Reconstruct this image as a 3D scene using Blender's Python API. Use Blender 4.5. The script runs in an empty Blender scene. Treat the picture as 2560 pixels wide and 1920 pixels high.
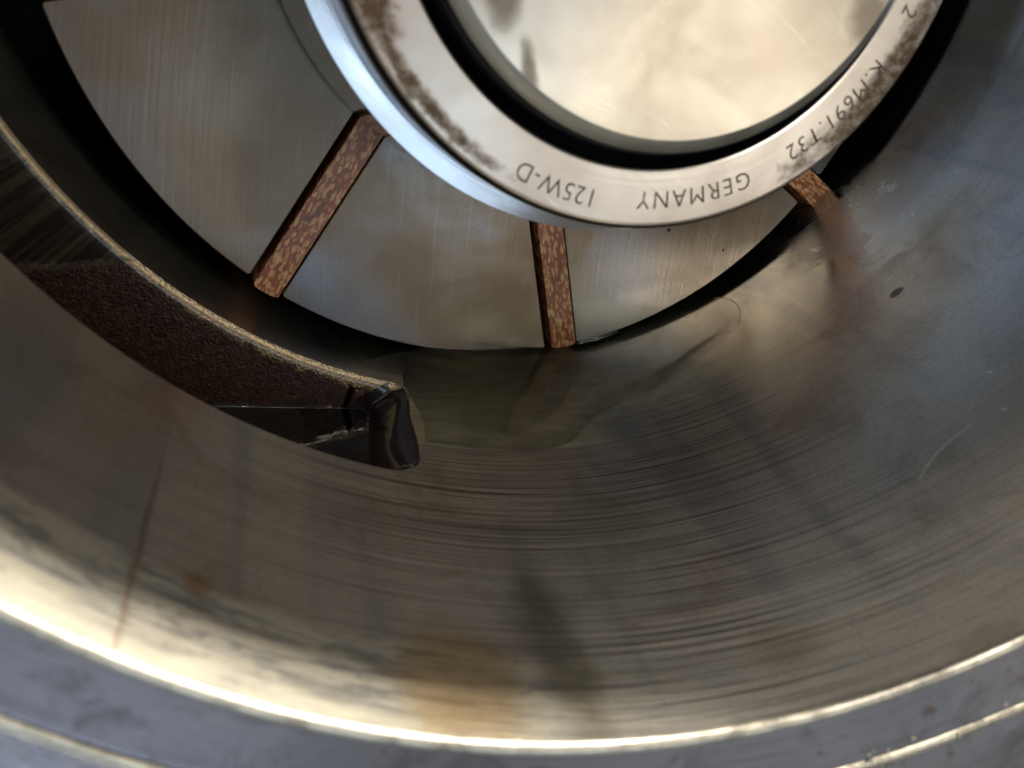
import bpy, bmesh, math, random
from mathutils import Matrix, Vector
random.seed(7)
sc = bpy.context.scene
PI = math.pi
rad = math.radians

# ------------------------------------------------------------------ camera
sc.unit_settings.system = 'METRIC'
sc.unit_settings.scale_length = 0.1          # one unit is a decimetre: a bore of 20 cm
cam_d = bpy.data.cameras.new('camera')
cam = bpy.data.objects.new('camera', cam_d)
sc.collection.objects.link(cam)
CR = Matrix(((0.9649146950, 0.2137689469, -0.1524548085),
             (-0.1253491676, 0.8852456466, 0.4479148707),
             (0.2307102457, -0.4130895575, 0.8809822927)))
CAM = Vector((-0.4709894, -0.1539544, 1.8058860))
cam.matrix_world = Matrix.Translation(CAM) @ CR.to_4x4()
cam_d.sensor_width = 36.0
cam_d.lens = 30.62
cam_d.clip_start = 0.01
cam_d.clip_end = 200
cam_d.dof.use_dof = True
cam_d.dof.focus_distance = 1.88
cam_d.dof.aperture_fstop = 2.3
sc.camera = cam

# ------------------------------------------------------------------ world: a dim workshop with paler patches
world = bpy.data.worlds.new('World')
sc.world = world
world.use_nodes = True
wt = world.node_tree
wt.nodes.clear()
wo = wt.nodes.new('ShaderNodeOutputWorld')
bg = wt.nodes.new('ShaderNodeBackground')
tc = wt.nodes.new('ShaderNodeTexCoord')
mp = wt.nodes.new('ShaderNodeMapping')
nz = wt.nodes.new('ShaderNodeTexNoise')
cr = wt.nodes.new('ShaderNodeValToRGB')
wt.links.new(tc.outputs['Generated'], mp.inputs['Vector'])
wt.links.new(mp.outputs['Vector'], nz.inputs['Vector'])
wt.links.new(nz.outputs['Fac'], cr.inputs['Fac'])
wt.links.new(cr.outputs['Color'], bg.inputs['Color'])
wt.links.new(bg.outputs['Background'], wo.inputs['Surface'])
nz.inputs['Scale'].default_value = 1.7
nz.inputs['Detail'].default_value = 2.0
cr.color_ramp.elements[0].position = 0.36
cr.color_ramp.elements[0].color = (0.085, 0.074, 0.060, 1)
cr.color_ramp.elements[1].position = 0.66
cr.color_ramp.elements[1].color = (0.45, 0.45, 0.45, 1)
bg.inputs['Strength'].default_value = 0.9

sc.view_settings.view_transform = 'Standard'
sc.view_settings.look = 'None'
sc.view_settings.exposure = 0.1
sc.view_settings.gamma = 1.0


def area(name, loc, target, size, power, color, sy=None):
    d = bpy.data.lights.new(name, 'AREA')
    d.energy = power
    d.color = color
    d.size = size
    if sy:
        d.shape = 'RECTANGLE'
        d.size_y = sy
    o = bpy.data.objects.new(name, d)
    sc.collection.objects.link(o)
    o.location = loc
    o.rotation_euler = (Vector(target) - Vector(loc)).to_track_quat('-Z', 'Y').to_euler()
    return o


# window over the work, low lamp that grazes the rim, and unseen lamps added for reflections and fill
area('window_light', (3.0, -0.9, 5.2), (0.1, -0.3, 0.5), 1.7, 32, (1.0, 0.92, 0.78), 2.4)
area('added_blue_panel', (0.95, -0.75, 5.4), (-0.3, -0.3, 0.4), 0.9, 7, (0.60, 0.80, 1.0), 1.6)  # unseen blue panel added for the shoulder and ring to mirror
gl = area('added_shoulder_panel', (0.15, -1.35, 5.3), (0.15, -1.35, 0.0), 2.9, 11, (0.56, 0.77, 1.0), 1.1)  # unseen panel added so the coned shoulder mirrors pale blue
gl.rotation_euler = (0, 0, rad(-53))
area('added_bore_fill', (1.7, 3.2, 4.4), (0, -0.9, 0.6), 1.4, 84, (1.0, 0.93, 0.83), 1.3)  # unseen warm fill added to lift the dark bore wall
area('sky_light', (-3.2, -4.6, 3.6), (0, -0.3, 0.6), 3.0, 31, (0.62, 0.74, 1.0), 2.0)
rl = area('rim_light', (2.65, 2.75, 1.225), (-0.84, -0.64, 1.10), 0.50, 7.5, (1.0, 0.93, 0.80), 0.14)
rl.data.spread = rad(17)
sp = bpy.data.lights.new('added_wall_spot', 'SPOT')  # unseen spot added for the bluish patch on the right wall
sp.energy = 3200
sp.color = (0.40, 0.62, 1.0)
sp.spot_size = rad(8.5)
sp.spot_blend = 0.6
sp.shadow_soft_size = 0.05
so = bpy.data.objects.new('added_wall_spot', sp)
sc.collection.objects.link(so)
so.location = (-2.2, 1.6, 3.0)
so.rotation_euler = (Vector((0.93, -0.20, 0.40)) - so.location).to_track_quat('-Z', 'Y').to_euler()

# ------------------------------------------------------------------ measured sizes
H = 1.15            # height of the housing face
ZP1, ZP2 = 0.217, 0.583
E0 = Vector((0.0076, -0.0998, 0.0289))
FR = Matrix(((0.9964996, 0.0, 0.0835972),
             (-0.0019120, 0.9997384, 0.0227918),
             (-0.0835754, -0.0228718, 0.9962389)))
ROT = Matrix.Translation(E0) @ FR.to_4x4() @ Matrix.Scale(0.984, 4)
RR = 0.894          # rotor radius
ZS = 0.45           # shoulder disc
ZR = 0.588          # ring face


# ------------------------------------------------------------------ node helper
class NT:
    def __init__(self, name):
        self.m = bpy.data.materials.new(name)
        self.m.use_nodes = True
        self.t = self.m.node_tree
        self.t.nodes.clear()
        self.out = self.t.nodes.new('ShaderNodeOutputMaterial')
        self.b = self.t.nodes.new('ShaderNodeBsdfPrincipled')
        self.t.links.new(self.b.outputs[0], self.out.inputs[0])

    def put(self, sock, v):
        if isinstance(v, bpy.types.NodeSocket):
            self.t.links.new(v, sock)
        elif isinstance(v, (tuple, list)):
            sock.default_value = (*v, 1) if len(v) == 3 and len(sock.default_value) == 4 else v
        else:
            sock.default_value = v

    def M(self, op, a, b=0.0, c=None, clamp=False):
        n = self.t.nodes.new('ShaderNodeMath')
        n.operation = op
        n.use_clamp = clamp
        self.put(n.inputs[0], a)
        self.put(n.inputs[1], b)
        if c is not None:
            self.put(n.inputs[2], c)
        return n.outputs[0]

    def xyz(self, space='Object'):
        n = self.t.nodes.new('ShaderNodeTexCoord')
        s = self.t.nodes.new('ShaderNodeSeparateXYZ')
        self.t.links.new(n.outputs[space], s.inputs[0])
        return s.outputs[0], s.outputs[1], s.outputs[2], n.outputs[space]

    def polar(self):
        """theta in degrees (seam on the +y side), radius, z"""
        x, y, z, v = self.xyz()
        # angle measured from -y so that the seam falls on +y, behind the picture
        a = self.M('ARCTAN2', x, self.M('MULTIPLY', y, -1.0))
        th = self.M('SUBTRACT', self.M('MULTIPLY', a, 180 / PI), 90.0)
        r = self.M('SQRT', self.M('ADD', self.M('MULTIPLY', x, x), self.M('MULTIPLY', y, y)))
        return th, r, z, v

    def comb(self, x, y, z=0.0):
        n = self.t.nodes.new('ShaderNodeCombineXYZ')
        self.put(n.inputs[0], x)
        self.put(n.inputs[1], y)
        self.put(n.inputs[2], z)
        return n.outputs[0]

    def noise(self, vec, scale=1.0, detail=3.0, rough=0.5, dist=0.0):
        n = self.t.nodes.new('ShaderNodeTexNoise')
        self.put(n.inputs['Vector'], vec)
        n.inputs['Scale'].default_value = scale
        n.inputs['Detail'].default_value = detail
        n.inputs['Roughness'].default_value = rough
        n.inputs['Distortion'].default_value = dist
        return n.outputs['Fac']

    def vor(self, vec, scale=1.0, feature='F1', rnd=1.0):
        n = self.t.nodes.new('ShaderNodeTexVoronoi')
        n.feature = feature
        self.put(n.inputs['Vector'], vec)
        n.inputs['Scale'].default_value = scale
        n.inputs['Randomness'].default_value = rnd
        return n.outputs[0]

    def ss(self, v, lo, hi, a=0.0, b=1.0):
        n = self.t.nodes.new('ShaderNodeMapRange')
        n.interpolation_type = 'SMOOTHSTEP'
        self.put(n.inputs[0], v)
        n.inputs[1].default_value = lo
        n.inputs[2].default_value = hi
        n.inputs[3].default_value = a
        n.inputs[4].default_value = b
        return n.outputs[0]

    def lin(self, v, lo, hi, a=0.0, b=1.0):
        n = self.t.nodes.new('ShaderNodeMapRange')
        self.put(n.inputs[0], v)
        n.inputs[1].default_value = lo
        n.inputs[2].default_value = hi
        n.inputs[3].default_value = a
        n.inputs[4].default_value = b
        return n.outputs[0]

    def mix(self, f, a, b):
        n = self.t.nodes.new('ShaderNodeMix')
        n.data_type = 'RGBA'
        self.put(n.inputs[0], f)
        self.put(n.inputs[6], a)
        self.put(n.inputs[7], b)
        return n.outputs[2]

    def ramp(self, f, stops):
        n = self.t.nodes.new('ShaderNodeValToRGB')
        self.put(n.inputs[0], f)
        e = n.color_ramp.elements
        while len(e) < len(stops):
            e.new(0.5)
        for i, (p, c) in enumerate(stops):
            e[i].position = p
            e[i].color = (*c, 1)
        return n.outputs[0]

    def blob(self, th, z, tc_, zc, tw, zw, wob=None, soft=0.5):
        """soft oval mask centred on (tc, zc)"""
        a = self.M('DIVIDE', self.M('SUBTRACT', th, tc_), tw)
        b = self.M('DIVIDE', self.M('SUBTRACT', z, zc), zw)
        d = self.M('SQRT', self.M('ADD', self.M('MULTIPLY', a, a), self.M('MULTIPLY', b, b)))
        if wob is not None:
            d = self.M('ADD', d, wob)
        return self.ss(d, 1.0 - soft, 1.0 + soft, 1.0, 0.0)

    def mul(self, *a):
        o = a[0]
        for v in a[1:]:
            o = self.M('MULTIPLY', o, v)
        return o

    def bump(self, h, strength=0.2, dist=0.01, normal=None):
        n = self.t.nodes.new('ShaderNodeBump')
        n.inputs['Strength'].default_value = strength
        n.inputs['Distance'].default_value = dist
        self.put(n.inputs['Height'], h)
        if normal is not None:
            self.put(n.inputs['Normal'], normal)
        return n.outputs[0]

    def tangent(self, axis='Z'):
        n = self.t.nodes.new('ShaderNodeTangent')
        n.direction_type = 'RADIAL'
        n.axis = axis
        return n.outputs[0]

    def set(self, **k):
        names = dict(color='Base Color', metal='Metallic', rough='Roughness', normal='Normal', aniso='Anisotropic',
                     anrot='Anisotropic Rotation', tan='Tangent', ior='IOR', trans='Transmission Weight',
                     coat='Coat Weight', coatr='Coat Roughness', spec='Specular IOR Level')
        for a, v in k.items():
            self.put(self.b.inputs[names[a]], v)
        return self.m


# ------------------------------------------------------------------ materials
def mat_bore():
    n = NT('honed_bore_steel')
    th, r, z, v = n.polar()
    s = n.M('MULTIPLY', th, PI / 180)
    # hone lines that run round the bore
    warp = n.M('MULTIPLY', n.noise(n.comb(n.M('MULTIPLY', s, 1.0), n.M('MULTIPLY', z, 3), 21.), 1, 2), .005)
    zl = n.M('ADD', z, warp)
    l1 = n.noise(n.comb(n.M('MULTIPLY', s, 1.1), n.M('MULTIPLY', zl, 210)), 1, 3, .65)
    l2 = n.noise(n.comb(n.M('MULTIPLY', s, 1.2), n.M('MULTIPLY', zl, 150), 7.0), 1, 4, .7)
    l3 = n.noise(n.comb(n.M('MULTIPLY', s, 6), n.M('MULTIPLY', zl, 300), 3.0), 1, 2, .6)
    fine = n.ss(n.noise(n.comb(n.M('MULTIPLY', s, 2.2), n.M('MULTIPLY', z, 2.0), 31.), 1, 2), .3, .6)
    cen = n.blob(th, z, -101., .75, 19., .62, None, .7)
    amt = n.M('MULTIPLY', n.M('ADD', .17, cen), n.M('ADD', .35, fine))
    grain = n.noise(v, 260, 2, .7)
    wb0 = n.M('MULTIPLY', n.M('SUBTRACT', n.noise(n.comb(n.M('MULTIPLY', s, 9), n.M('MULTIPLY', z, 9), 51.), 1, 4, .6, .8), .5), 1.0)
    under = n.M('MAXIMUM', n.mul(n.ss(th, -124, -118), n.ss(th, -93, -97), n.ss(z, .475, .455)),
                n.mul(n.ss(n.M('ADD', th, n.M('MULTIPLY', wb0, 10.0)), -68, -92), n.ss(th, -104, -96), n.ss(n.M('ADD', z, n.M('MULTIPLY', wb0, .08)), .42, .28)))
    amt = n.M('MULTIPLY', amt, n.M('SUBTRACT', 1.0, n.M('MULTIPLY', under, .8)))
    big = n.noise(n.comb(n.M('MULTIPLY', s, 2.4), n.M('MULTIPLY', z, 1.9), 1.0), 1, 4, .55, .6)
    ax = n.noise(n.comb(n.M('MULTIPLY', s, 9), n.M('MULTIPLY', z, .9), 5.0), 1, 3, .5, .3)
    wob = n.M('MULTIPLY', n.M('SUBTRACT', n.noise(n.comb(n.M('MULTIPLY', s, 14), n.M('MULTIPLY', z, 14), 9.), 1, 4, .6), .5), 1.3)
    col = n.ramp(big, [(.25, (.46, .43, .37)), (.5, (.55, .52, .455)), (.75, (.59, .57, .52))])
    col = n.mix(n.ss(ax, .50, .66, 0, .5), col, (.30, .32, .34))
    col = n.mix(n.mul(amt, n.ss(l1, .49, .62, 0, .8)), col, (.13, .11, .09))
    col = n.mix(n.mul(amt, n.ss(l2, .53, .66, 0, .65)), col, (.85, .78, .66))
    col = n.mix(n.mul(amt, n.ss(l2, .44, .30, 0, .5)), col, (.10, .085, .07))
    col = n.mix(n.ss(grain, .50, .70, 0, .38), col, (.16, .15, .14))
    mott = n.noise(n.comb(n.M('MULTIPLY', s, 6), n.M('MULTIPLY', z, 6), 41.), 1, 5, .65, .8)
    col = n.mix(n.ss(mott, .50, .72, 0, .45), col, (.26, .20, .14))
    swirl = n.noise(n.comb(n.M('MULTIPLY', s, 5), n.M('MULTIPLY', z, 9), 61.), 1, 4, .6, 2.2)
    col = n.mix(n.mul(under, .55), col, n.mix(n.ss(swirl, .4, .65), (.50, .49, .27), (.80, .77, .54)))
    # unworn band at the mouth, above where the vanes sweep
    edge = n.M('ADD', z, n.M('MULTIPLY', n.M('SUBTRACT', n.noise(n.comb(n.M('MULTIPLY', s, 5), 0., 2.), 1, 3), .5), .03))
    band = n.ss(edge, .985, 1.01)
    scr = n.noise(n.comb(n.M('MULTIPLY', s, 7), n.M('MULTIPLY', z, 60), 12.), 1, 4, .7)
    col = n.mix(n.mul(band, n.ss(th, -95, -118, .25, 1), n.ss(scr, .42, .62, .2, .8)), col, (.60, .56, .46))
    scr2 = n.noise(n.comb(n.M('MULTIPLY', s, 16), n.M('MULTIPLY', z, 40), 17.), 1, 5, .75)
    dk = n.M('MAXIMUM', n.ss(scr, .50, .40, 0, .8), n.ss(scr2, .50, .38, 0, .7))
    col = n.mix(n.mul(band, n.ss(th, -96, -122, .06, .8), n.ss(z, 1.135, 1.09), dk), col, (.12, .125, .125))
    # oil varnish and rust marks
    gold = n.blob(th, z, -116.5, 1.06, 4.2, .10, wob, .5)
    col = n.mix(n.mul(gold, .55), col, (.36, .22, .06))
    gold2 = n.blob(th, z, -92.0, 1.035, 2.8, .035, wob, .6)
    col = n.mix(n.mul(gold2, .35), col, (.27, .17, .06))
    drip = n.blob(th, z, -108.5, .99, 1.9, .17, wob, .6)
    col = n.mix(n.mul(drip, .55), col, (.10, .075, .03))
    rust = n.blob(n.M('ADD', th, n.M('MULTIPLY', wob, .25)), z, -138.2, .98, .22, .20, None, .5)
    col = n.mix(n.mul(rust, .5), col, (.26, .14, .05))
    rust2 = n.blob(th, z, -134.3, 1.0, .9, .015, wob, .6)
    col = n.mix(n.mul(rust2, .7), col, (.30, .15, .05))
    fleck = n.blob(th, z, -57.5, .423, .9, .010, n.M('MULTIPLY', wob, 1.5), .2)
    col = n.mix(n.mul(fleck, .85), col, (.03, .035, .04))
    # pale rubbed arcs on the right
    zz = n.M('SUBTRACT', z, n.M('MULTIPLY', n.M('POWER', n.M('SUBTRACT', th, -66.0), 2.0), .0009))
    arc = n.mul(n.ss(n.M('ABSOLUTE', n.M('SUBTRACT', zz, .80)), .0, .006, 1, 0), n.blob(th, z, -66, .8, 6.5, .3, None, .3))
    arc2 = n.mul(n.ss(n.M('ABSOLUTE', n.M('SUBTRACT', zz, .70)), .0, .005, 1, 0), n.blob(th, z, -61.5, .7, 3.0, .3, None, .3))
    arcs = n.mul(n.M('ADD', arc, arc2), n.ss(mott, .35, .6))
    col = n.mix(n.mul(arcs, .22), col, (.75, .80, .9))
    rough = n.ss(z, .12, .95, .12, .30)
    rough = n.M('ADD', rough, n.M('MULTIPLY', n.M('SUBTRACT', l2, .5), .16))
    smear = n.mul(n.blob(th, z, -53, .16, 8.5, .24, n.M('MULTIPLY', wob, .7), .4), n.ss(mott, .40, .56))
    rough = n.M('ADD', rough, n.M('MULTIPLY', smear, .30))
    lit = n.M('MULTIPLY', n.ss(z, 1.0, 1.1), n.ss(th, -106, -124))
    rough = n.M('ADD', rough, n.M('MULTIPLY', n.M('ADD', band, lit), .10))
    rough = n.M('ADD', rough, n.M('MULTIPLY', arcs, .15))
    h = n.mul(n.M('ADD', .3, amt), n.M('ADD', n.M('MULTIPLY', l1, .6), n.M('ADD', n.M('MULTIPLY', l3, .35), n.M('MULTIPLY', l2, .9))))
    h = n.M('ADD', h, n.M('MULTIPLY', n.mul(band, scr), 3.0))
    h = n.M('MULTIPLY', h, n.ss(z, .05, .40, .12, 1.0))
    h = n.M('ADD', h, n.M('MULTIPLY', grain, .12))
    nb = n.bump(h, .40, .0022)
    # the honed metal scatters widely, the oil film left on it mirrors more sharply
    b2 = n.t.nodes.new('ShaderNodeBsdfPrincipled')
    n.put(b2.inputs['Base Color'], col)
    b2.inputs['Metallic'].default_value = 1.0
    n.put(b2.inputs['Roughness'], n.M('ADD', rough, .24))
    n.put(b2.inputs['Normal'], nb)
    b2.inputs['Anisotropic'].default_value = .4
    n.put(b2.inputs['Tangent'], n.tangent())
    b2.inputs['Anisotropic Rotation'].default_value = .25
    ms = n.t.nodes.new('ShaderNodeMixShader')
    n.put(ms.inputs[0], n.M('ADD', n.ss(z, .10, .42, .06, .5), n.M('MAXIMUM', n.mul(n.ss(th, -105, -130), n.ss(z, -.10, .02), n.ss(z, .40, .10), .62), n.M('MULTIPLY', under, .85))))
    n.set(color=col, metal=1.0, rough=n.M('SUBTRACT', rough, .07), normal=nb)
    n.t.links.new(n.b.outputs[0], ms.inputs[1])
    n.t.links.new(b2.outputs[0], ms.inputs[2])
    n.t.links.new(ms.outputs[0], n.out.inputs[0])
    return n.m


def mat_rim(name='turned_rim_steel', base=(.60, .56, .47)):
    n = NT(name)
    th, r, z, v = n.polar()
    k = n.noise(v, 22, 5, .7)
    col = n.mix(n.ss(k, .40, .7), base, tuple(c * .45 for c in base))
    return n.set(color=col, metal=1.0, rough=n.lin(k, 0, 1, .20, .50), normal=n.bump(n.noise(v, 40, 5, .7), .25, .004))


def mat_face():
    n = NT('milled_face_iron')
    th, r, z, v = n.polar()
    a = n.noise(v, 3.2, 5, .6, .5)
    b = n.noise(v, 26, 4, .7)
    c = n.noise(v, 120, 2, .6)
    col = n.ramp(a, [(.3, (.25, .25, .27)), (.55, (.36, .37, .40)), (.75, (.42, .38, .36))])
    sw = n.noise(n.comb(n.M('MULTIPLY', r, 90), n.M('MULTIPLY', th, .05), 3.), 1, 4, .7)
    col = n.mix(n.ss(sw, .5, .7, 0, .4), col, (.16, .16, .18))
    st = n.noise(v, 7, 5, .65, 1.2)
    col = n.mix(n.ss(st, .50, .66, 0, .55), col, (.15, .12, .12))
    spot = n.ss(b, .60, .70)
    col = n.mix(n.mul(spot, .6), col, (.18, .10, .07))
    return n.set(color=col, metal=.85, rough=n.lin(c, .3, .7, .34, .5), normal=n.bump(n.M('ADD', b, n.M('MULTIPLY', c, .4)), .25, .004))


def mat_port():
    n = NT('port_casting')
    th, r, z, v = n.polar()
    cast = n.noise(v, 90, 5, .75)
    grit = n.vor(v, 190)
    # cast skin is dark varnished iron, the far left is machined
    bd = n.M('ADD', th, n.M('ADD', n.M('MULTIPLY', n.M('SUBTRACT', r, 1.04), 42.0), n.M('MULTIPLY', n.M('SUBTRACT', cast, .5), 2.5)))
    mach = n.ss(bd, -147.2, -148.2)
    tool = n.noise(n.comb(n.M('MULTIPLY', th, 1.9), n.M('MULTIPLY', r, 2.5), 0.), 1, 2, .6)
    edge_w = n.lin(th, -150, -118, .012, .026)
    near = n.M('DIVIDE', n.M('SUBTRACT', r, 1.0), edge_w)
    near = n.M('ADD', near, n.M('MULTIPLY', n.M('SUBTRACT', n.noise(v, 30, 6, .85), .5), 3.4))
    bevel = n.ss(near, 1.02, .80)
    isface = n.ss(z, .30, .26)
    col = n.ramp(cast, [(.3, (.010, .004, .002)), (.55, (.028, .011, .005)), (.75, (.10, .045, .020))])
    mcol = n.mix(n.ss(tool, .4, .7), (.05, .04, .028), (.13, .10, .07))
    col = n.mix(mach, col, mcol)
    col = n.mix(n.mul(bevel, isface, .8), col, (.30, .225, .13))
    col = n.mix(n.mul(n.ss(r, 1.009, 1.004), isface), col, (.62, .50, .32))  # bright line along the edge is a highlight painted into the colour
    met = n.M('MAXIMUM', n.mul(bevel, isface, .8), n.mul(mach, .7))
    h = n.M('ADD', n.M('MULTIPLY', n.M('ADD', cast, n.M('MULTIPLY', grit, .6)), n.M('SUBTRACT', 1.0, mach)), n.M('MULTIPLY', tool, n.M('MULTIPLY', mach, .35)))
    return n.set(color=col, metal=met, rough=n.lin(cast, .3, .7, .22, .42), normal=n.bump(h, .8, .0028), coat=1.0, coatr=.07)


def mat_oilwet():
    n = NT('oil_wet_iron')
    x, y, z, v = n.xyz()
    k = n.noise(v, 14, 4, .6)
    return n.set(color=n.mix(k, (.004, .003, .006), (.02, .012, .012)), metal=.0, rough=.2,
                 normal=n.bump(n.noise(v, 16, 3, .6), .4, .012), coat=1.0, coatr=.05)


def mat_rotor():
    n = NT('ground_rotor_face')
    th, r, z, v = n.polar()
    x, y, _, _ = n.xyz()
    a = n.noise(v, 2.6, 5, .55, .7)
    a2 = n.noise(n.comb(n.M('MULTIPLY', x, 5), n.M('MULTIPLY', y, 2.2), 3.0), .8, 3, .5, .8)
    g = n.noise(v, 190, 3, .7)
    # grinding marks as long shallow arcs centred off the rotor
    dx = n.M('SUBTRACT', x, 2.6)
    dy = n.M('SUBTRACT', y, -1.4)
    rr = n.M('SQRT', n.M('ADD', n.M('MULTIPLY', dx, dx), n.M('MULTIPLY', dy, dy)))
    cl = n.noise(v, 2.6, 3, .5, .6)
    ln = n.noise(n.comb(n.M('MULTIPLY', rr, 110), n.M('MULTIPLY', n.M('ARCTAN2', dy, dx), 9.0), 0.), 1, 3, .65)
    col = n.ramp(a, [(.32, (.165, .135, .10)), (.5, (.24, .215, .185)), (.68, (.27, .28, .31))])
    col = n.mix(n.ss(a2, .44, .72, 0, .6), col, (.18, .13, .085))
    col = n.mix(n.ss(cl, .44, .62, 0, .65), col, (.27, .29, .345))
    col = n.mix(n.ss(g, .50, .70, 0, .35), col, (.12, .11, .10))
    col = n.mix(n.ss(ln, .55, .8, 0, .22), col, (.50, .46, .40))
    for (tx, ty, w) in ((.2368, -.6779, .0065), (.3735, -.7551, .004), (-.02, -.62, .003)):
        d = n.M('SQRT', n.M('ADD', n.M('POWER', n.M('SUBTRACT', x, tx), 2.), n.M('POWER', n.M('SUBTRACT', y, ty), 2.)))
        d = n.M('ADD', d, n.M('MULTIPLY', n.M('SUBTRACT', n.noise(v, 70, 2), .5), .006))
        col = n.mix(n.ss(d, w, w * .5, 0, .9), col, (.02, .015, .012))
    tan_ = n.M('ADD', x, n.M('MULTIPLY', n.M('SUBTRACT', a2, .5), .9))
    col = n.mix(n.ss(tan_, -.38, -.68, 0, .55), col, (.27, .185, .115))
    # patchy grey ring round the shoulder
    col = n.mix(n.mul(n.ss(r, .66, .52), n.ss(n.noise(v, 45, 4, .7), .45, .7), .5), col, (.13, .12, .12))
    h = n.M('ADD', n.M('MULTIPLY', ln, .8), n.M('MULTIPLY', g, .35))
    return n.set(color=col, metal=1.0, rough=n.lin(a2, .3, .7, .27, .40), normal=n.bump(h, .16, .0022))


def mat_bright(name, base, rough, radial=False, stains=False, an=.8):
    n = NT(name)
    th, r, z, v = n.polar()
    x, y, _, _ = n.xyz()
    s = n.M('MULTIPLY', th, PI / 180)
    a = n.noise(v, 5, 4, .55, .5)
    turn = n.noise(n.comb(n.M('MULTIPLY', r, 170), n.M('MULTIPLY', s, 1.6), 0.), 1, 3, .6)
    scratch = n.noise(n.comb(n.M('MULTIPLY', n.M('ADD', x, y), 60), n.M('MULTIPLY', n.M('SUBTRACT', x, y), 7), 4.), 1, 3, .7)
    col = n.mix(n.ss(a, .3, .7), base, tuple(c * k for c, k in zip(base, (.86, .80, .76))))
    col = n.mix(n.ss(scratch, .60, .78, 0, .45), col, (.92, .90, .86))
    rg = n.lin(a, .3, .7, rough * .85, rough * 1.2)
    if stains:
        w = n.M('MULTIPLY', n.M('SUBTRACT', n.noise(v, 22, 5, .7, .4), .5), 2.4)
        w2 = n.M('MULTIPLY', n.M('SUBTRACT', n.noise(v, 34, 5, .75, .4), .5), 2.6)
        m1 = n.blob(th, r, -43, .460, 23, .022, w, .55)
        m2 = n.blob(th, r, -150, .460, 15, .010, w2, .6)
        m3 = n.blob(th, r, -22, .462, 12, .020, w2, .5)
        m4 = n.blob(th, r, -165.5, .455, 4.5, .026, w, .5)
        m = n.M('MAXIMUM', n.M('MAXIMUM', m1, m2), n.M('MAXIMUM', m3, m4))
        col = n.mix(n.mul(m, n.ss(n.noise(v, 60, 4, .7), .25, .6, .45, .95)), col, (.12, .075, .038))
        rg = n.M('ADD', rg, n.M('MULTIPLY', m, .25))
    else:
        w = n.M('MULTIPLY', n.M('SUBTRACT', n.noise(v, 16, 4, .6, .4), .5), 1.6)
        m1 = n.blob(x, y, -.285, -.125, .022, .035, w, .5)
        m2 = n.blob(x, y, .255, -.225, .03, .035, w, .6)
        m3 = n.blob(x, y, -.262, -.215, .010, .03, w, .6)
        m = n.M('MAXIMUM', m1, n.M('MAXIMUM', m2, m3))
        if radial:
            col = n.mix(n.mul(m, .55), col, (.20, .14, .085))
            rg = n.M('ADD', rg, n.M('MULTIPLY', m, .2))
    h = n.M('ADD', n.M('MULTIPLY', turn, .7), n.M('MULTIPLY', scratch, .5))
    return n.set(color=col, metal=1.0, rough=rg, normal=n.bump(h, .12, .002), aniso=an, tan=n.tangent(), anrot=.25)


def mat_simple(name, col, metal, rough, coat=0.0):
    n = NT(name)
    x, y, z, v = n.xyz()
    k = n.noise(v, 18, 4, .6)
    return n.set(color=n.mix(k, tuple(c * .7 for c in col), tuple(min(1, c * 1.25) for c in col)), metal=metal,
                 rough=n.lin(k, .3, .7, rough * .8, rough * 1.2), coat=coat, coatr=.08)


def mat_vane():
    n = NT('fabric_laminate')
    x, y, z, v = n.xyz()       # x runs along the vane, y across
    big = n.noise(v, 7, 4, .6, .4)
    warp = n.noise(v, 60, 2, .5)
    vv = n.comb(n.M('ADD', n.M('MULTIPLY', x, 56), n.M('MULTIPLY', warp, 1.6)), n.M('ADD', n.M('MULTIPLY', y, 130), n.M('MULTIPLY', warp, 1.4)), n.M('MULTIPLY', z, 34))
    d = n.vor(vv, 1.0, 'F1', .8)
    cellm = n.ss(d, .66, .34)
    cellv = n.noise(vv, .8, 2, .5)
    dark = n.mix(big, (.26, .060, .020), (.46, .125, .042))
    pale = n.ramp(cellv, [(.3, (.62, .24, .09)), (.55, (.82, .47, .22)), (.75, (.90, .68, .42))])
    col = n.mix(cellm, dark, pale)
    blotch = n.noise(n.comb(n.M('MULTIPLY', x, 9), n.M('MULTIPLY', y, 22), 2.), 1, 4, .65)
    gm = n.mul(n.ss(blotch, .48, .68), n.ss(x, .84, .62, .30, .85))  # dark blotches, denser towards the ring
    col = n.mix(gm, col, (.050, .038, .034))
    return n.set(color=col, metal=0.0, rough=n.lin(blotch, .3, .7, .30, .5), normal=n.bump(n.M('ADD', cellm, n.M('MULTIPLY', warp, .5)), .35, .003),
                 spec=.6, coat=.25, coatr=.15)


def mat_oil(name, tint, dens):
    n = NT(name)
    x, y, z, v = n.xyz()
    w = n.noise(v, 7, 3, .5, .8)
    n.set(color=(1, 1, 1), rough=.0, ior=1.47, trans=1.0, normal=n.bump(w, .10, .02))
    va = n.t.nodes.new('ShaderNodeVolumeAbsorption')
    va.inputs['Color'].default_value = (*tint, 1)
    va.inputs['Density'].default_value = dens
    n.t.links.new(va.outputs[0], n.out.inputs['Volume'])
    return n.m


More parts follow.
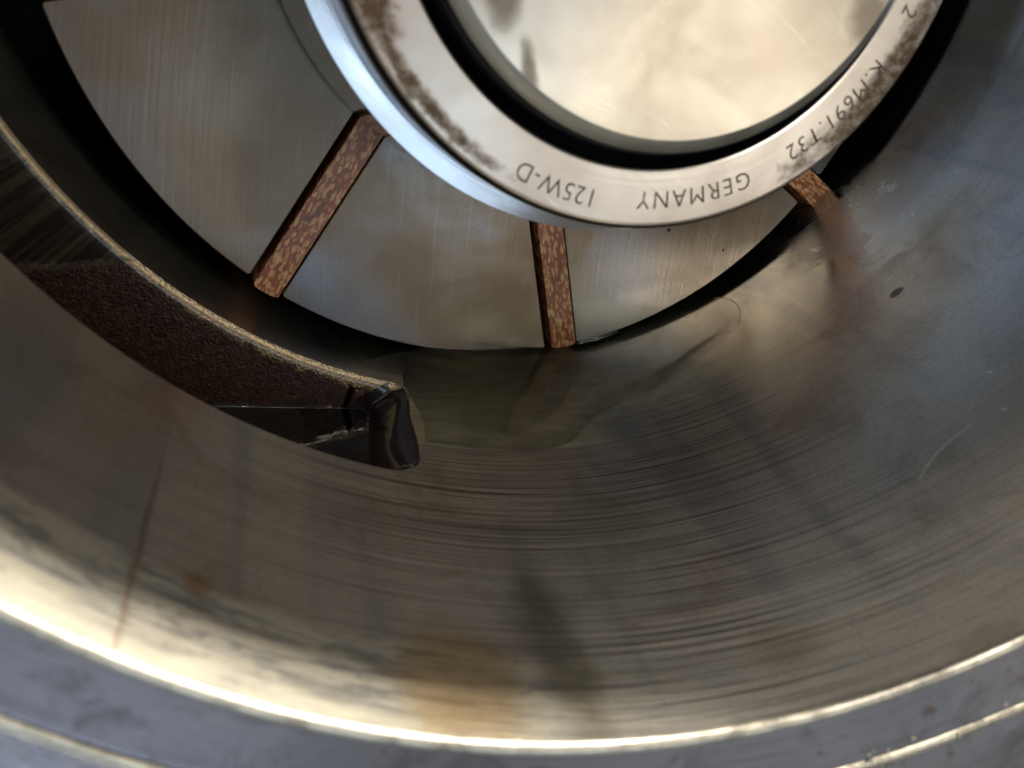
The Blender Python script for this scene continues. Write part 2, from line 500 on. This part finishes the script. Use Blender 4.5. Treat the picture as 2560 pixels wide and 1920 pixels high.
MB = mat_bore()
MRIM = mat_rim()
MFACE = mat_face()
MPORT = mat_port()
MWET = mat_oilwet()
MROT = mat_rotor()
MDARK = mat_simple('recess_shade_steel', (.026, .032, .042), .6, .55, .1)  # near-black base paints in the shade of grooves and gaps
MSIDE = mat_simple('ring_side_shade_steel', (.10, .10, .12), 1.0, .30, .2)  # dark base stands in for the dim interior mirrored in the ring side
MRING = mat_bright('ground_ring_face', (.70, .66, .61), .36, stains=True, an=.0)
MSHAFT = mat_bright('turned_shaft_end', (.74, .69, .60), .30, radial=True, an=.85)
MSHOUL = mat_bright('polished_shoulder', (.80, .84, .90), .14, an=.1)
MSHSIDE = mat_simple('turned_shaft_chamfer', (.46, .47, .44), 1.0, .48)
MVANE = mat_vane()
_n = NT('etched_marking')
_v = _n.xyz()[3]
MMARK = _n.set(color=_n.mix(_n.ss(_n.noise(_v, 48, 4, .7), .50, .80), (.10, .075, .055), (.44, .38, .32)), metal=.5, rough=.5)
MOIL = mat_oil('clear_green_oil', (.48, .52, .20), 6.0)
MOIL2 = mat_oil('brown_port_oil', (.55, .36, .08), 4.0)


# ------------------------------------------------------------------ mesh helpers
def link(name, bm, mats, parent=None, mw=None, smooth=True, recalc=True):
    me = bpy.data.meshes.new(name)
    if recalc:
        bmesh.ops.recalc_face_normals(bm, faces=bm.faces)
    if smooth:
        for f in bm.faces:
            f.smooth = True
    bm.to_mesh(me)
    bm.free()
    for m in (mats if isinstance(mats, (list, tuple)) else [mats]):
        me.materials.append(m)
    o = bpy.data.objects.new(name, me)
    sc.collection.objects.link(o)
    if parent is not None:
        o.parent = parent
    if mw is not None:
        o.matrix_world = mw
    return o


def sharp(o, ang=30):
    me = o.data
    bm = bmesh.new()
    bm.from_mesh(me)
    for e in bm.edges:
        if len(e.link_faces) == 2 and e.calc_face_angle(0) > rad(ang):
            e.smooth = False
    bm.to_mesh(me)
    bm.free()


def bevel(o, w, seg=3, ang=35):
    m = o.modifiers.new('bevel', 'BEVEL')
    m.width = w
    m.segments = seg
    m.limit_method = 'ANGLE'
    m.angle_limit = rad(ang)
    m.harden_normals = True


def thing(name, label, cat, mw=None, group=None):
    o = bpy.data.objects.new(name, None)
    o.empty_display_size = .1
    sc.collection.objects.link(o)
    if mw is not None:
        o.matrix_world = mw
    o['label'] = label
    o['category'] = cat
    if group:
        o['group'] = group
    return o


def lathe(bm, prof, n=360, mi=None, c=(0, 0), closed=False):
    rows = []
    for (r, z) in prof:
        rows.append([bm.verts.new((c[0] + r * math.cos(2 * PI * i / n), c[1] + r * math.sin(2 * PI * i / n), z)) for i in range(n)])
    m = len(rows)
    for j in range(m if closed else m - 1):
        a, b = rows[j], rows[(j + 1) % m]
        for i in range(n):
            f = bm.faces.new((a[i], a[(i + 1) % n], b[(i + 1) % n], b[i]))
            if mi:
                f.material_index = mi[j] if isinstance(mi, (list, tuple)) else mi
    return rows


# ------------------------------------------------------------------ the housing
housing = thing('pump_housing', 'large honed steel cylinder housing with a slot port and bright worn rim around the rotor', 'pump housing')

TE = -114.6          # right end of the port
TL = -205.0


def end_theta(z):
    a = TE
    r1, r2 = .030, .060
    if z < ZP1 + r1:
        u = (ZP1 + r1 - z) / r1
        a -= 2.0 * (1 - math.sqrt(max(0, 1 - min(u, 1) ** 2)))
    if z > ZP2 - r2:
        u = (z - (ZP2 - r2)) / r2
        a -= 4.2 * (1 - math.sqrt(max(0, 1 - min(u, 1) ** 2)))
    return a + .35 * math.sin(9 * z) + .12 * math.sin(31 * z)


zin = [ZP1, ZP1 + .002, ZP1 + .006, ZP1 + .013, ZP1 + .022, ZP1 + .032]
zin += [ZP1 + .032 + (ZP2 - .065 - ZP1 - .032) * k / 10 for k in range(1, 11)]
zin += [ZP2 - .05, ZP2 - .036, ZP2 - .022, ZP2 - .012, ZP2 - .005, ZP2 - .0015, ZP2]
zlow = [-0.75, -.4, -.2, -.1, 0, .08, .14, .18, ZP1 - .015]
zup = [ZP2 + .02, ZP2 + .06] + [ZP2 + .06 + (1.139 - ZP2 - .06) * k / 16 for k in range(1, 17)]
zs_all = zlow + zin + zup
NA, NB = 260, 440
bm = bmesh.new()
rows = []
for z in zs_all:
    if ZP1 <= z <= ZP2:
        te = end_theta(z)
    elif z < ZP1:
        te = TE + (end_theta(ZP1) - TE) * math.exp(-(ZP1 - z) / .05)
    else:
        te = TE + (end_theta(ZP2) - TE) * math.exp(-(z - ZP2) / .05)
    row = []
    for i in range(NA + 1):                      # TL .. te
        t = rad(TL + (te - TL) * i / NA)
        row.append(bm.verts.new((math.cos(t), math.sin(t), z)))
    for i in range(1, NB):                       # te .. TL+360
        t = rad(te + (TL + 360 - te) * i / NB)
        row.append(bm.verts.new((math.cos(t), math.sin(t), z)))
    rows.append(row)
nn = NA + NB
j0 = len(zlow)
j1 = j0 + len(zin) - 1
for j in range(len(rows) - 1):
    for i in range(nn):
        if j0 <= j < j1 and i < NA:
            continue
        bm.faces.new((rows[j][i], rows[j + 1][i], rows[j + 1][(i + 1) % nn], rows[j][(i + 1) % nn]))
wall = link('bore_wall', bm, MB, housing, recalc=False)
for f in wall.data.polygons:
    pass
wall.data.update()

# port: perimeter loop lofted outwards
loop = []
for i in range(161):
    t = TL + (end_theta(ZP1) - TL) * i / 160
    loop.append((t, ZP1))
for z in zin[1:]:
    loop.append((end_theta(z), z))
for i in range(1, 161):
    t = end_theta(ZP2) + (TL - end_theta(ZP2)) * i / 160
    loop.append((t, ZP2))


def port_rows(levels):
    bmx = bmesh.new()
    prev = None
    cz = (ZP1 + ZP2) / 2
    for (r, ins) in levels:
        row = []
        for (t, z) in loop:
            zz = z + (ins if z < cz - .12 else (-ins if z > cz + .12 else ins * (cz - z) / .12))
            tt = t - math.degrees(ins) * (1.0 if t > TE - 5 else 0.0)
            row.append(bmx.verts.new((r * math.cos(rad(tt)), r * math.sin(rad(tt)), zz)))
        if prev:
            for i in range(len(row) - 1):
                bmx.faces.new((prev[i], row[i], row[i + 1], prev[i + 1]))
        prev = row
    return bmx, prev


bmx, last = port_rows([(1.0, 0), (1.003, .004), (1.008, .0075), (1.016, .0095), (1.03, .010), (1.07, .010), (1.2, .010), (1.5, .010)])
pm = link('inlet_port', bmx, MPORT, housing)
pm['label'] = 'long slot port in the left of the bore, rusty cast walls and a brass-coloured bevelled edge'
# wet end wall skin of the port
bme = bmesh.new()
prev = None
for k, r in enumerate((1.0015, 1.006, 1.014, 1.03, 1.08, 1.2, 1.45)):
    row = []
    for z in zin:
        ins = (.0, .004, .008, .010, .011, .012, .012)[k] + .0035
        cz = (ZP1 + ZP2) / 2
        zz = min(max(z, ZP1 + ins), ZP2 - ins)
        w = .003 * math.sin(z * 40 + r * 9) * (1 if k > 2 else .2)
        t = rad(end_theta(z) - math.degrees(ins) - math.degrees(w) * .5 - math.degrees(min(.06, .75 * (r - 1.0))))
        row.append(bme.verts.new((r * math.cos(t), r * math.sin(t), zz)))
    if prev:
        for i in range(len(row) - 1):
            bme.faces.new((prev[i], row[i], row[i + 1], prev[i + 1]))
    prev = row
link('port_end_wall', bme, MWET, housing)

# rim: rounded lip, face, outer bead and outer flank
bm = bmesh.new()
prof = []
for k in range(7):
    a = PI / 2 * k / 6
    prof.append((1.011 - .011 * math.cos(a), 1.139 + .011 * math.sin(a)))
lathe(bm, prof, 480)
link('bore_lip', bm, MRIM, housing)
OC = (0.038, 0.058)
bm = bmesh.new()
n_ = 480
inner = [bm.verts.new((1.011 * math.cos(2 * PI * i / n_), 1.011 * math.sin(2 * PI * i / n_), 1.15)) for i in range(n_)]
prevr = inner
for rr_, zz_ in ((1.158, 1.15), (1.163, 1.149)):
    row = []
    for i in range(n_):
        t = 2 * PI * i / n_
        row.append(bm.verts.new((OC[0] + rr_ * math.cos(t), OC[1] + rr_ * math.sin(t), zz_)))
    for i in range(n_):
        bm.faces.new((prevr[i], prevr[(i + 1) % n_], row[(i + 1) % n_], row[i]))
    prevr = row
sharp(link('end_face', bm, MFACE, housing), 8)
bm = bmesh.new()
lathe(bm, [(1.163, 1.149), (1.165, 1.138), (1.1685, 1.138)], 480, c=OC)
link('face_groove', bm, MDARK, housing)
bm = bmesh.new()
prof = [(1.1685, 1.138)]
for k in range(9):
    a = PI * k / 8
    prof.append((1.178 - .0095 * math.cos(a), 1.140 + .0095 * math.sin(a)))
prof += [(1.1875, 1.06)]
rows_ = lathe(bm, prof, 480, c=OC)
for row in rows_[1:-1]:
    for v_ in row:
        k = 1 + .0006 * math.sin(37 * math.atan2(v_.co.y, v_.co.x)) + random.uniform(-.0006, .0006)
        v_.co.x *= k
        v_.co.y *= k
link('outer_bead', bm, mat_rim('outer_bead_steel', (.80, .74, .58)), housing)
bm = bmesh.new()
lathe(bm, [(1.187, 1.06), (1.30, 1.055), (1.9, 1.05), (1.9, .2), (1.6, -.8)], 240, c=OC)
link('mounting_flange', bm, MFACE, housing)
bm = bmesh.new()
lathe(bm, [(1.05, -.75), (.02, -.751)], 240)
link('back_cover', bm, MDARK, housing)
bm = bmesh.new()
for f_ in range(15):
    t = rad(random.uniform(-91, -72))
    r_ = random.uniform(1.145, 1.178)
    s_ = random.choice((.0022, .003, .0038))
    mt = Matrix.Translation((OC[0] + r_ * math.cos(t), OC[1] + r_ * math.sin(t), 1.1505)) @ Matrix.Scale(.55, 4, (0, 0, 1))
    bmesh.ops.create_icosphere(bm, subdivisions=2, radius=s_, matrix=mt)
drops = link('oil_droplets', bm, mat_simple('droplet_film', (.55, .50, .38), .0, .05, 1.0), None)
drops['label'] = 'tiny beads of oil on the outer edge of the rim at lower right'
drops['category'] = 'oil droplets'
drops['kind'] = 'stuff'

# ------------------------------------------------------------------ rotor
rotor = thing('rotor', 'round ground steel rotor with eight vane slots lying off-centre in the bore', 'rotor', ROT)
vdirs = []
for k in range(8):
    d = -90 + 45 * k
    lo, hi = -.080, -.008
    if k == 0:
        lo, hi = -.0900, -.0150
    if k == 1:
        d, lo, hi = -45.3, -.068, .006
    if k == 7:
        d, lo, hi = -134.8, -.0775, -.0045
    if k == 6:
        d, lo, hi = 180, -.030, .044
    vdirs.append((d, lo, hi))
vd = sorted(vdirs, key=lambda q: q[0])
pts = []


def at(d, n, r_):
    """point at radius r_ on the line parallel to direction d, shifted by n"""
    l = math.sqrt(r_ * r_ - n * n)
    c, s = math.cos(rad(d)), math.sin(rad(d))
    return (l * c - n * s, l * s + n * c)


def ongrid(d, n, l):
    c, s = math.cos(rad(d)), math.sin(rad(d))
    return (l * c - n * s, l * s + n * c)


for k in range(8):
    d, lo, hi = vd[k]
    dn, lon, hin = vd[(k + 1) % 8]
    cch = .007
    pts += [ongrid(d, lo, .42), ongrid(d, hi, .42)]
    l = math.sqrt(RR * RR - hi * hi)
    pts += [ongrid(d, hi, l - cch), ongrid(d, hi + cch * .35, l - cch * .25)]
    a0 = math.degrees(math.atan2(*reversed(at(d, hi + cch, RR))))
    a1 = math.degrees(math.atan2(*reversed(at(dn, lon - cch, RR))))
    while a1 < a0:
        a1 += 360
    for q in range(41):
        t = rad(a0 + (a1 - a0) * q / 40)
        pts.append((RR * math.cos(t), RR * math.sin(t)))
    l = math.sqrt(RR * RR - lon * lon)
    pts += [ongrid(dn, lon - cch * .35, l - cch * .25), ongrid(dn, lon, l - cch)]
bm = bmesh.new()
vs = [bm.verts.new((x, y, 0)) for x, y in pts]
f = bm.faces.new(vs)
r_ = bmesh.ops.extrude_face_region(bm, geom=[f])
for g in r_['geom']:
    if isinstance(g, bmesh.types.BMVert):
        g.co.z = -.5
rb = link('rotor_body', bm, MROT, rotor)
bevel(rb, .0035, 2, 40)
sharp(rb)
bm = bmesh.new()
lathe(bm, [(.46, -.001), (.46, .02), (.509, .03), (.513, .033), (.515, .037), (.515, ZS), (.485, ZS + .0028), (.36, ZS + .0028)], 360)
bm.normal_update()
sh = link('shoulder', bm, [MSHOUL], rotor)
sharp(sh, 20)
sh['label'] = 'polished blue-white shoulder of the shaft below the bearing ring'
bm = bmesh.new()
SC = (.001, .008)
lathe(bm, [(.380, ZS - .02), (.380, .606), (.3785, .614), (.375, .620)], 360, c=SC)
link('shaft', bm, MDARK, rotor)
bm = bmesh.new()
lathe(bm, [(.3795, .604), (.3785, .614), (.375, .620), (.359, .6335), (.356, .6345)], 360, c=SC)
sharp(link('shaft_chamfer', bm, MSHSIDE, rotor), 25)
bm = bmesh.new()
lathe(bm, [(.356, .6345), (.353, .6347), (.2, .6347), (.1, .6347), (.02, .6347), (.0002, .6347)], 360, c=SC)
se = link('shaft_end', bm, MSHAFT, rotor)
sharp(se, 8)

# ------------------------------------------------------------------ bearing ring
ring = thing('bearing_ring', 'pale ground steel bearing inner ring with etched lettering around the shaft end', 'bearing ring', ROT)
bm = bmesh.new()
lathe(bm, [(.479, ZR - .0045), (.477, ZR - .0015), (.4735, ZR), (.3985, ZR), (.396, ZR - .0015), (.395, ZR - .003)], 360)
sharp(link('ring_face', bm, MRING, ring), 12)
bm = bmesh.new()
lathe(bm, [(.481, ZS + .001), (.4845, ZS + .006), (.4845, ZR - .014), (.4835, ZR - .010), (.479, ZR - .0045)], 360)
link('ring_side', bm, MSIDE, ring)
bm = bmesh.new()
lathe(bm, [(.395, ZR - .003), (.3915, ZR - .018), (.390, ZS + .02), (.350, ZS + .014)], 360)
link('ring_bore', bm, MDARK, ring)


def arc_text(body, mid, radius, size, track, wx=1.0):
    cu = bpy.data.curves.new('t', 'FONT')
    cu.body = body
    cu.size = size
    cu.space_character = track
    cu.align_x = 'CENTER'
    cu.resolution_u = 4
    cu.offset = -.00025
    ob = bpy.data.objects.new('t', cu)
    sc.collection.objects.link(ob)
    dg = bpy.context.evaluated_depsgraph_get()
    me = bpy.data.meshes.new_from_object(ob.evaluated_get(dg))
    bpy.data.objects.remove(ob)
    bmt = bmesh.new()
    bmt.from_mesh(me)
    hgt = size * .36
    for v_ in bmt.verts:
        t = rad(mid) - (v_.co.x * wx) / radius
        rr_ = radius + v_.co.y - hgt
        v_.co = Vector((rr_ * math.cos(t), rr_ * math.sin(t), ZR + .0005))
    o = link('etched_marking', bmt, MMARK, ring, smooth=False)
    o['label'] = 'etched marking reading ' + body.strip()
    return o


arc_text('125W-D', -120.6, .4465, .038, 1.08, .92)
arc_text('GERMANY', -91.2, .4405, .038, 1.20, .96)
arc_text('K.M691.T32', -56.6, .4360, .037, 1.12, .98)
arc_text('2', -33.0, .4300, .037, 1.0, .98)

# ------------------------------------------------------------------ vanes
VL = {
    0: ('reddish-brown laminate vane standing upright at the bottom, its tip touching the oil pool', -.0745, -.0165, .898),
    7: ('long slanting brown laminate vane left of the bearing ring, darker towards the ring', -.0635, -.0075, .905),
    1: ('short stub of brown vane jutting out past the rotor edge at the right', -.0545, .0030, .942),
}
bm = bmesh.new()
L0 = .43
for x_ in (0, 1):
    pass
first = None
for k, (lab_, lo, hi, tip) in VL.items():
    d = vdirs[k][0]
    c, s = math.cos(rad(d)), math.sin(rad(d))
    loc = Matrix(((c, -s, 0, 0), (s, c, 0, 0), (0, 0, 1, 0), (0, 0, 0, 1)))
    bm = bmesh.new()
    # tip slightly rounded in plan like a worn vane
    w = hi - lo
    outline = [(.43, lo), (tip - .006, lo), (tip - .001, lo + w * .12), (tip, lo + w * .35), (tip - .0005, lo + w * .65), (tip - .002, lo + w * .9), (tip - .006, hi), (.43, hi)]
    vs = [bm.verts.new((a, b, .0015)) for a, b in outline]
    f = bm.faces.new(vs)
    r_ = bmesh.ops.extrude_face_region(bm, geom=[f])
    for g in r_['geom']:
        if isinstance(g, bmesh.types.BMVert):
            g.co.z = -.49
    o = link('rotor_vane', bm, MVANE, None, ROT @ loc)
    bevel(o, .0015, 2, 40)
    sharp(o)
    o['label'] = lab_
    o['category'] = 'vane'
    o['group'] = 'laminate vanes in the rotor slots'

# ------------------------------------------------------------------ oil lying in the bottom of the bore
bm = bmesh.new()
T0, T1, NT_ = -127.0, -68.0, 240
Z0, Z1, NZ_ = -.12, .52, 120
top, bot = {}, {}


def pool_t(t, z):
    c = math.cos(rad(t + 105.0))
    wob = .006 * math.sin(t * .35) + .003 * math.sin(t * 1.1 + 2)
    d = 1 - (1 - .105 * (.462 + wob - z)) / c
    # thin clinging film with a steeper edge
    zf = .462 + wob * .6 + .0
    u_ = min(1, max(0, (t + 100.5) / 9.0))
    zf -= .105 * u_ * u_ * (3 - 2 * u_)
    if t > -94:
        zf -= .006 * (t + 94)
    e1 = min(1, max(0, (zf - z) / .05))
    e2 = min(1, max(0, (t + 121.0 - 3 * math.sin(z * 9)) / 2.5))
    e3 = min(1, max(0, (-72 + 3 * math.sin(z * 14) - t) / 24.0))
    film = .0060 * (e1 ** (.55 + 2.2 * (1 - e3))) * e2 * e3 * (3 - 2 * e3) * e3 ** .3
    d = max(d, film) if d > 0 else film
    if z > .06:
        lim = min(1, max(0, (t - (TE + .6 + .5 * math.sin(z * 21))) / 2.2))
        kz = min(1, (z - .06) / .11)
        d *= 1 - kz * (1 - lim ** .7)
    return min(d, .035)


for i in range(NT_ + 1):
    for j in range(NZ_ + 1):
        t = T0 + (T1 - T0) * i / NT_
        z = Z0 + (Z1 - Z0) * j / NZ_
        h = pool_t(t, z)
        c, s = math.cos(rad(t)), math.sin(rad(t))
        rt = 1 - h if h > 0 else 1.0015
        top[i, j] = bm.verts.new((rt * c, rt * s, z))
        bot[i, j] = bm.verts.new((1.0025 * c, 1.0025 * s, z))
HH = {}
for i in range(NT_ + 1):
    for j in range(NZ_ + 1):
        HH[i, j] = pool_t(T0 + (T1 - T0) * i / NT_, Z0 + (Z1 - Z0) * j / NZ_)


def wet(i, j):
    if not (0 <= i < NT_ and 0 <= j < NZ_):
        return False
    return max(HH[i, j], HH[i + 1, j], HH[i, j + 1], HH[i + 1, j + 1]) > 0


for i in range(NT_):
    for j in range(NZ_):
        if not wet(i, j):
            continue
        bm.faces.new((top[i, j], top[i + 1, j], top[i + 1, j + 1], top[i, j + 1]))
        bm.faces.new((bot[i, j], bot[i, j + 1], bot[i + 1, j + 1], bot[i + 1, j]))
        for (di, dj, a_, b_) in ((0, -1, (i, j), (i + 1, j)), (0, 1, (i + 1, j + 1), (i, j + 1)), (-1, 0, (i, j + 1), (i, j)), (1, 0, (i + 1, j), (i + 1, j + 1))):
            if not wet(i + di, j + dj):
                bm.faces.new((top[b_], top[a_], bot[a_], bot[b_]))
# bead of oil hanging in the corner between the upright vane and the rotor edge
prevm = None
for k in range(31):
    t = rad(-91.2 + 7.0 * k / 30)
    rr0 = .0042 * math.sin(PI * (k + .8) / 32) ** .5 * (1.0 if k > 4 else 1.25)
    ringm = []
    for q in range(10):
        a_ = 2 * PI * q / 10
        pl = Vector(((RR + .002 + rr0 * math.cos(a_)) * math.cos(t), (RR + .002 + rr0 * math.cos(a_)) * math.sin(t), .0015 + rr0 * math.sin(a_)))
        ringm.append(bm.verts.new(ROT @ pl))
    if prevm:
        for q in range(10):
            bm.faces.new((prevm[q], ringm[q], ringm[(q + 1) % 10], prevm[(q + 1) % 10]))
    prevm = ringm
for v_ in [v_ for v_ in bm.verts if not v_.link_faces]:
    bm.verts.remove(v_)
pool = link('oil_pool', bm, MOIL)
pool['label'] = 'shallow clear olive pool of oil at the bottom of the bore where the upright vane ends'
pool['category'] = 'oil'
pool['kind'] = 'structure'

# oil standing in the port
g = Vector((-.263, -.965))
A = Vector((-.462, -.948))
side = Vector((-.965, .263))
poly = [A - side * .20, A + side * .62, A + side * .62 + g * .55, A - side * .20 + g * .55]
clip = []
bm = bmesh.new()
# fan of points kept inside the port cavity: r 1.004 .. 1.48, theta left of the end wall
N1 = 60
lower = []
upper = []
for i in range(N1 + 1):
    t = TE - .9 - (TE - .9 + 158) * i / N1
    c, s = math.cos(rad(t)), math.sin(rad(t))
    # radius where the ray leaves the surface line  A.g = const
    lvl = A.dot(g)
    q = c * g.x + s * g.y
    r0 = max(1.003, lvl / q) if q > .05 else 1.48
    r0 = min(r0, 1.479)
    upper.append((r0 * c, r0 * s))
    lower.append((1.48 * c, 1.48 * s))
zs2 = (ZP1 + .012, ZP2 - .012)
V = {}
for zi, z in enumerate(zs2):
    for i in range(N1 + 1):
        V['u', zi, i] = bm.verts.new((*upper[i], z))
        V['l', zi, i] = bm.verts.new((*lower[i], z))
for i in range(N1):
    for a_, b_ in (('u', 'l'),):
        bm.faces.new((V['u', 0, i], V['u', 0, i + 1], V['l', 0, i + 1], V['l', 0, i]))
        bm.faces.new((V['u', 1, i], V['l', 1, i], V['l', 1, i + 1], V['u', 1, i + 1]))
    bm.faces.new((V['u', 0, i], V['u', 1, i], V['u', 1, i + 1], V['u', 0, i + 1]))
    bm.faces.new((V['l', 0, i], V['l', 0, i + 1], V['l', 1, i + 1], V['l', 1, i]))
for i in (0, N1):
    bm.faces.new((V['u', 0, i], V['l', 0, i], V['l', 1, i], V['u', 1, i]))
pts_m = [A + side * (-.02 + .62 * k / 40) for k in range(41)]
prevm = None
for pm_ in pts_m:
    if pm_.length < 1.004:
        continue
    ringm = []
    for q in range(8):
        a_ = 2 * PI * q / 8
        oo = pm_ + g.normalized() * (.0028 * math.cos(a_))
        ringm.append(bm.verts.new((oo.x, oo.y, ZP1 + .0125 + .0028 * math.sin(a_))))
    if prevm:
        for q in range(8):
            bm.faces.new((prevm[q], ringm[q], ringm[(q + 1) % 8], prevm[(q + 1) % 8]))
    prevm = ringm
po = link('port_oil', bm, MOIL2, smooth=False)
po['label'] = 'dark brown oil standing level in the right end of the slot port'
po['category'] = 'oil'
po['kind'] = 'structure'

sc.render.engine = 'CYCLES'
sc.cycles.max_bounces = 14
sc.cycles.glossy_bounces = 8
sc.cycles.transmission_bounces = 8
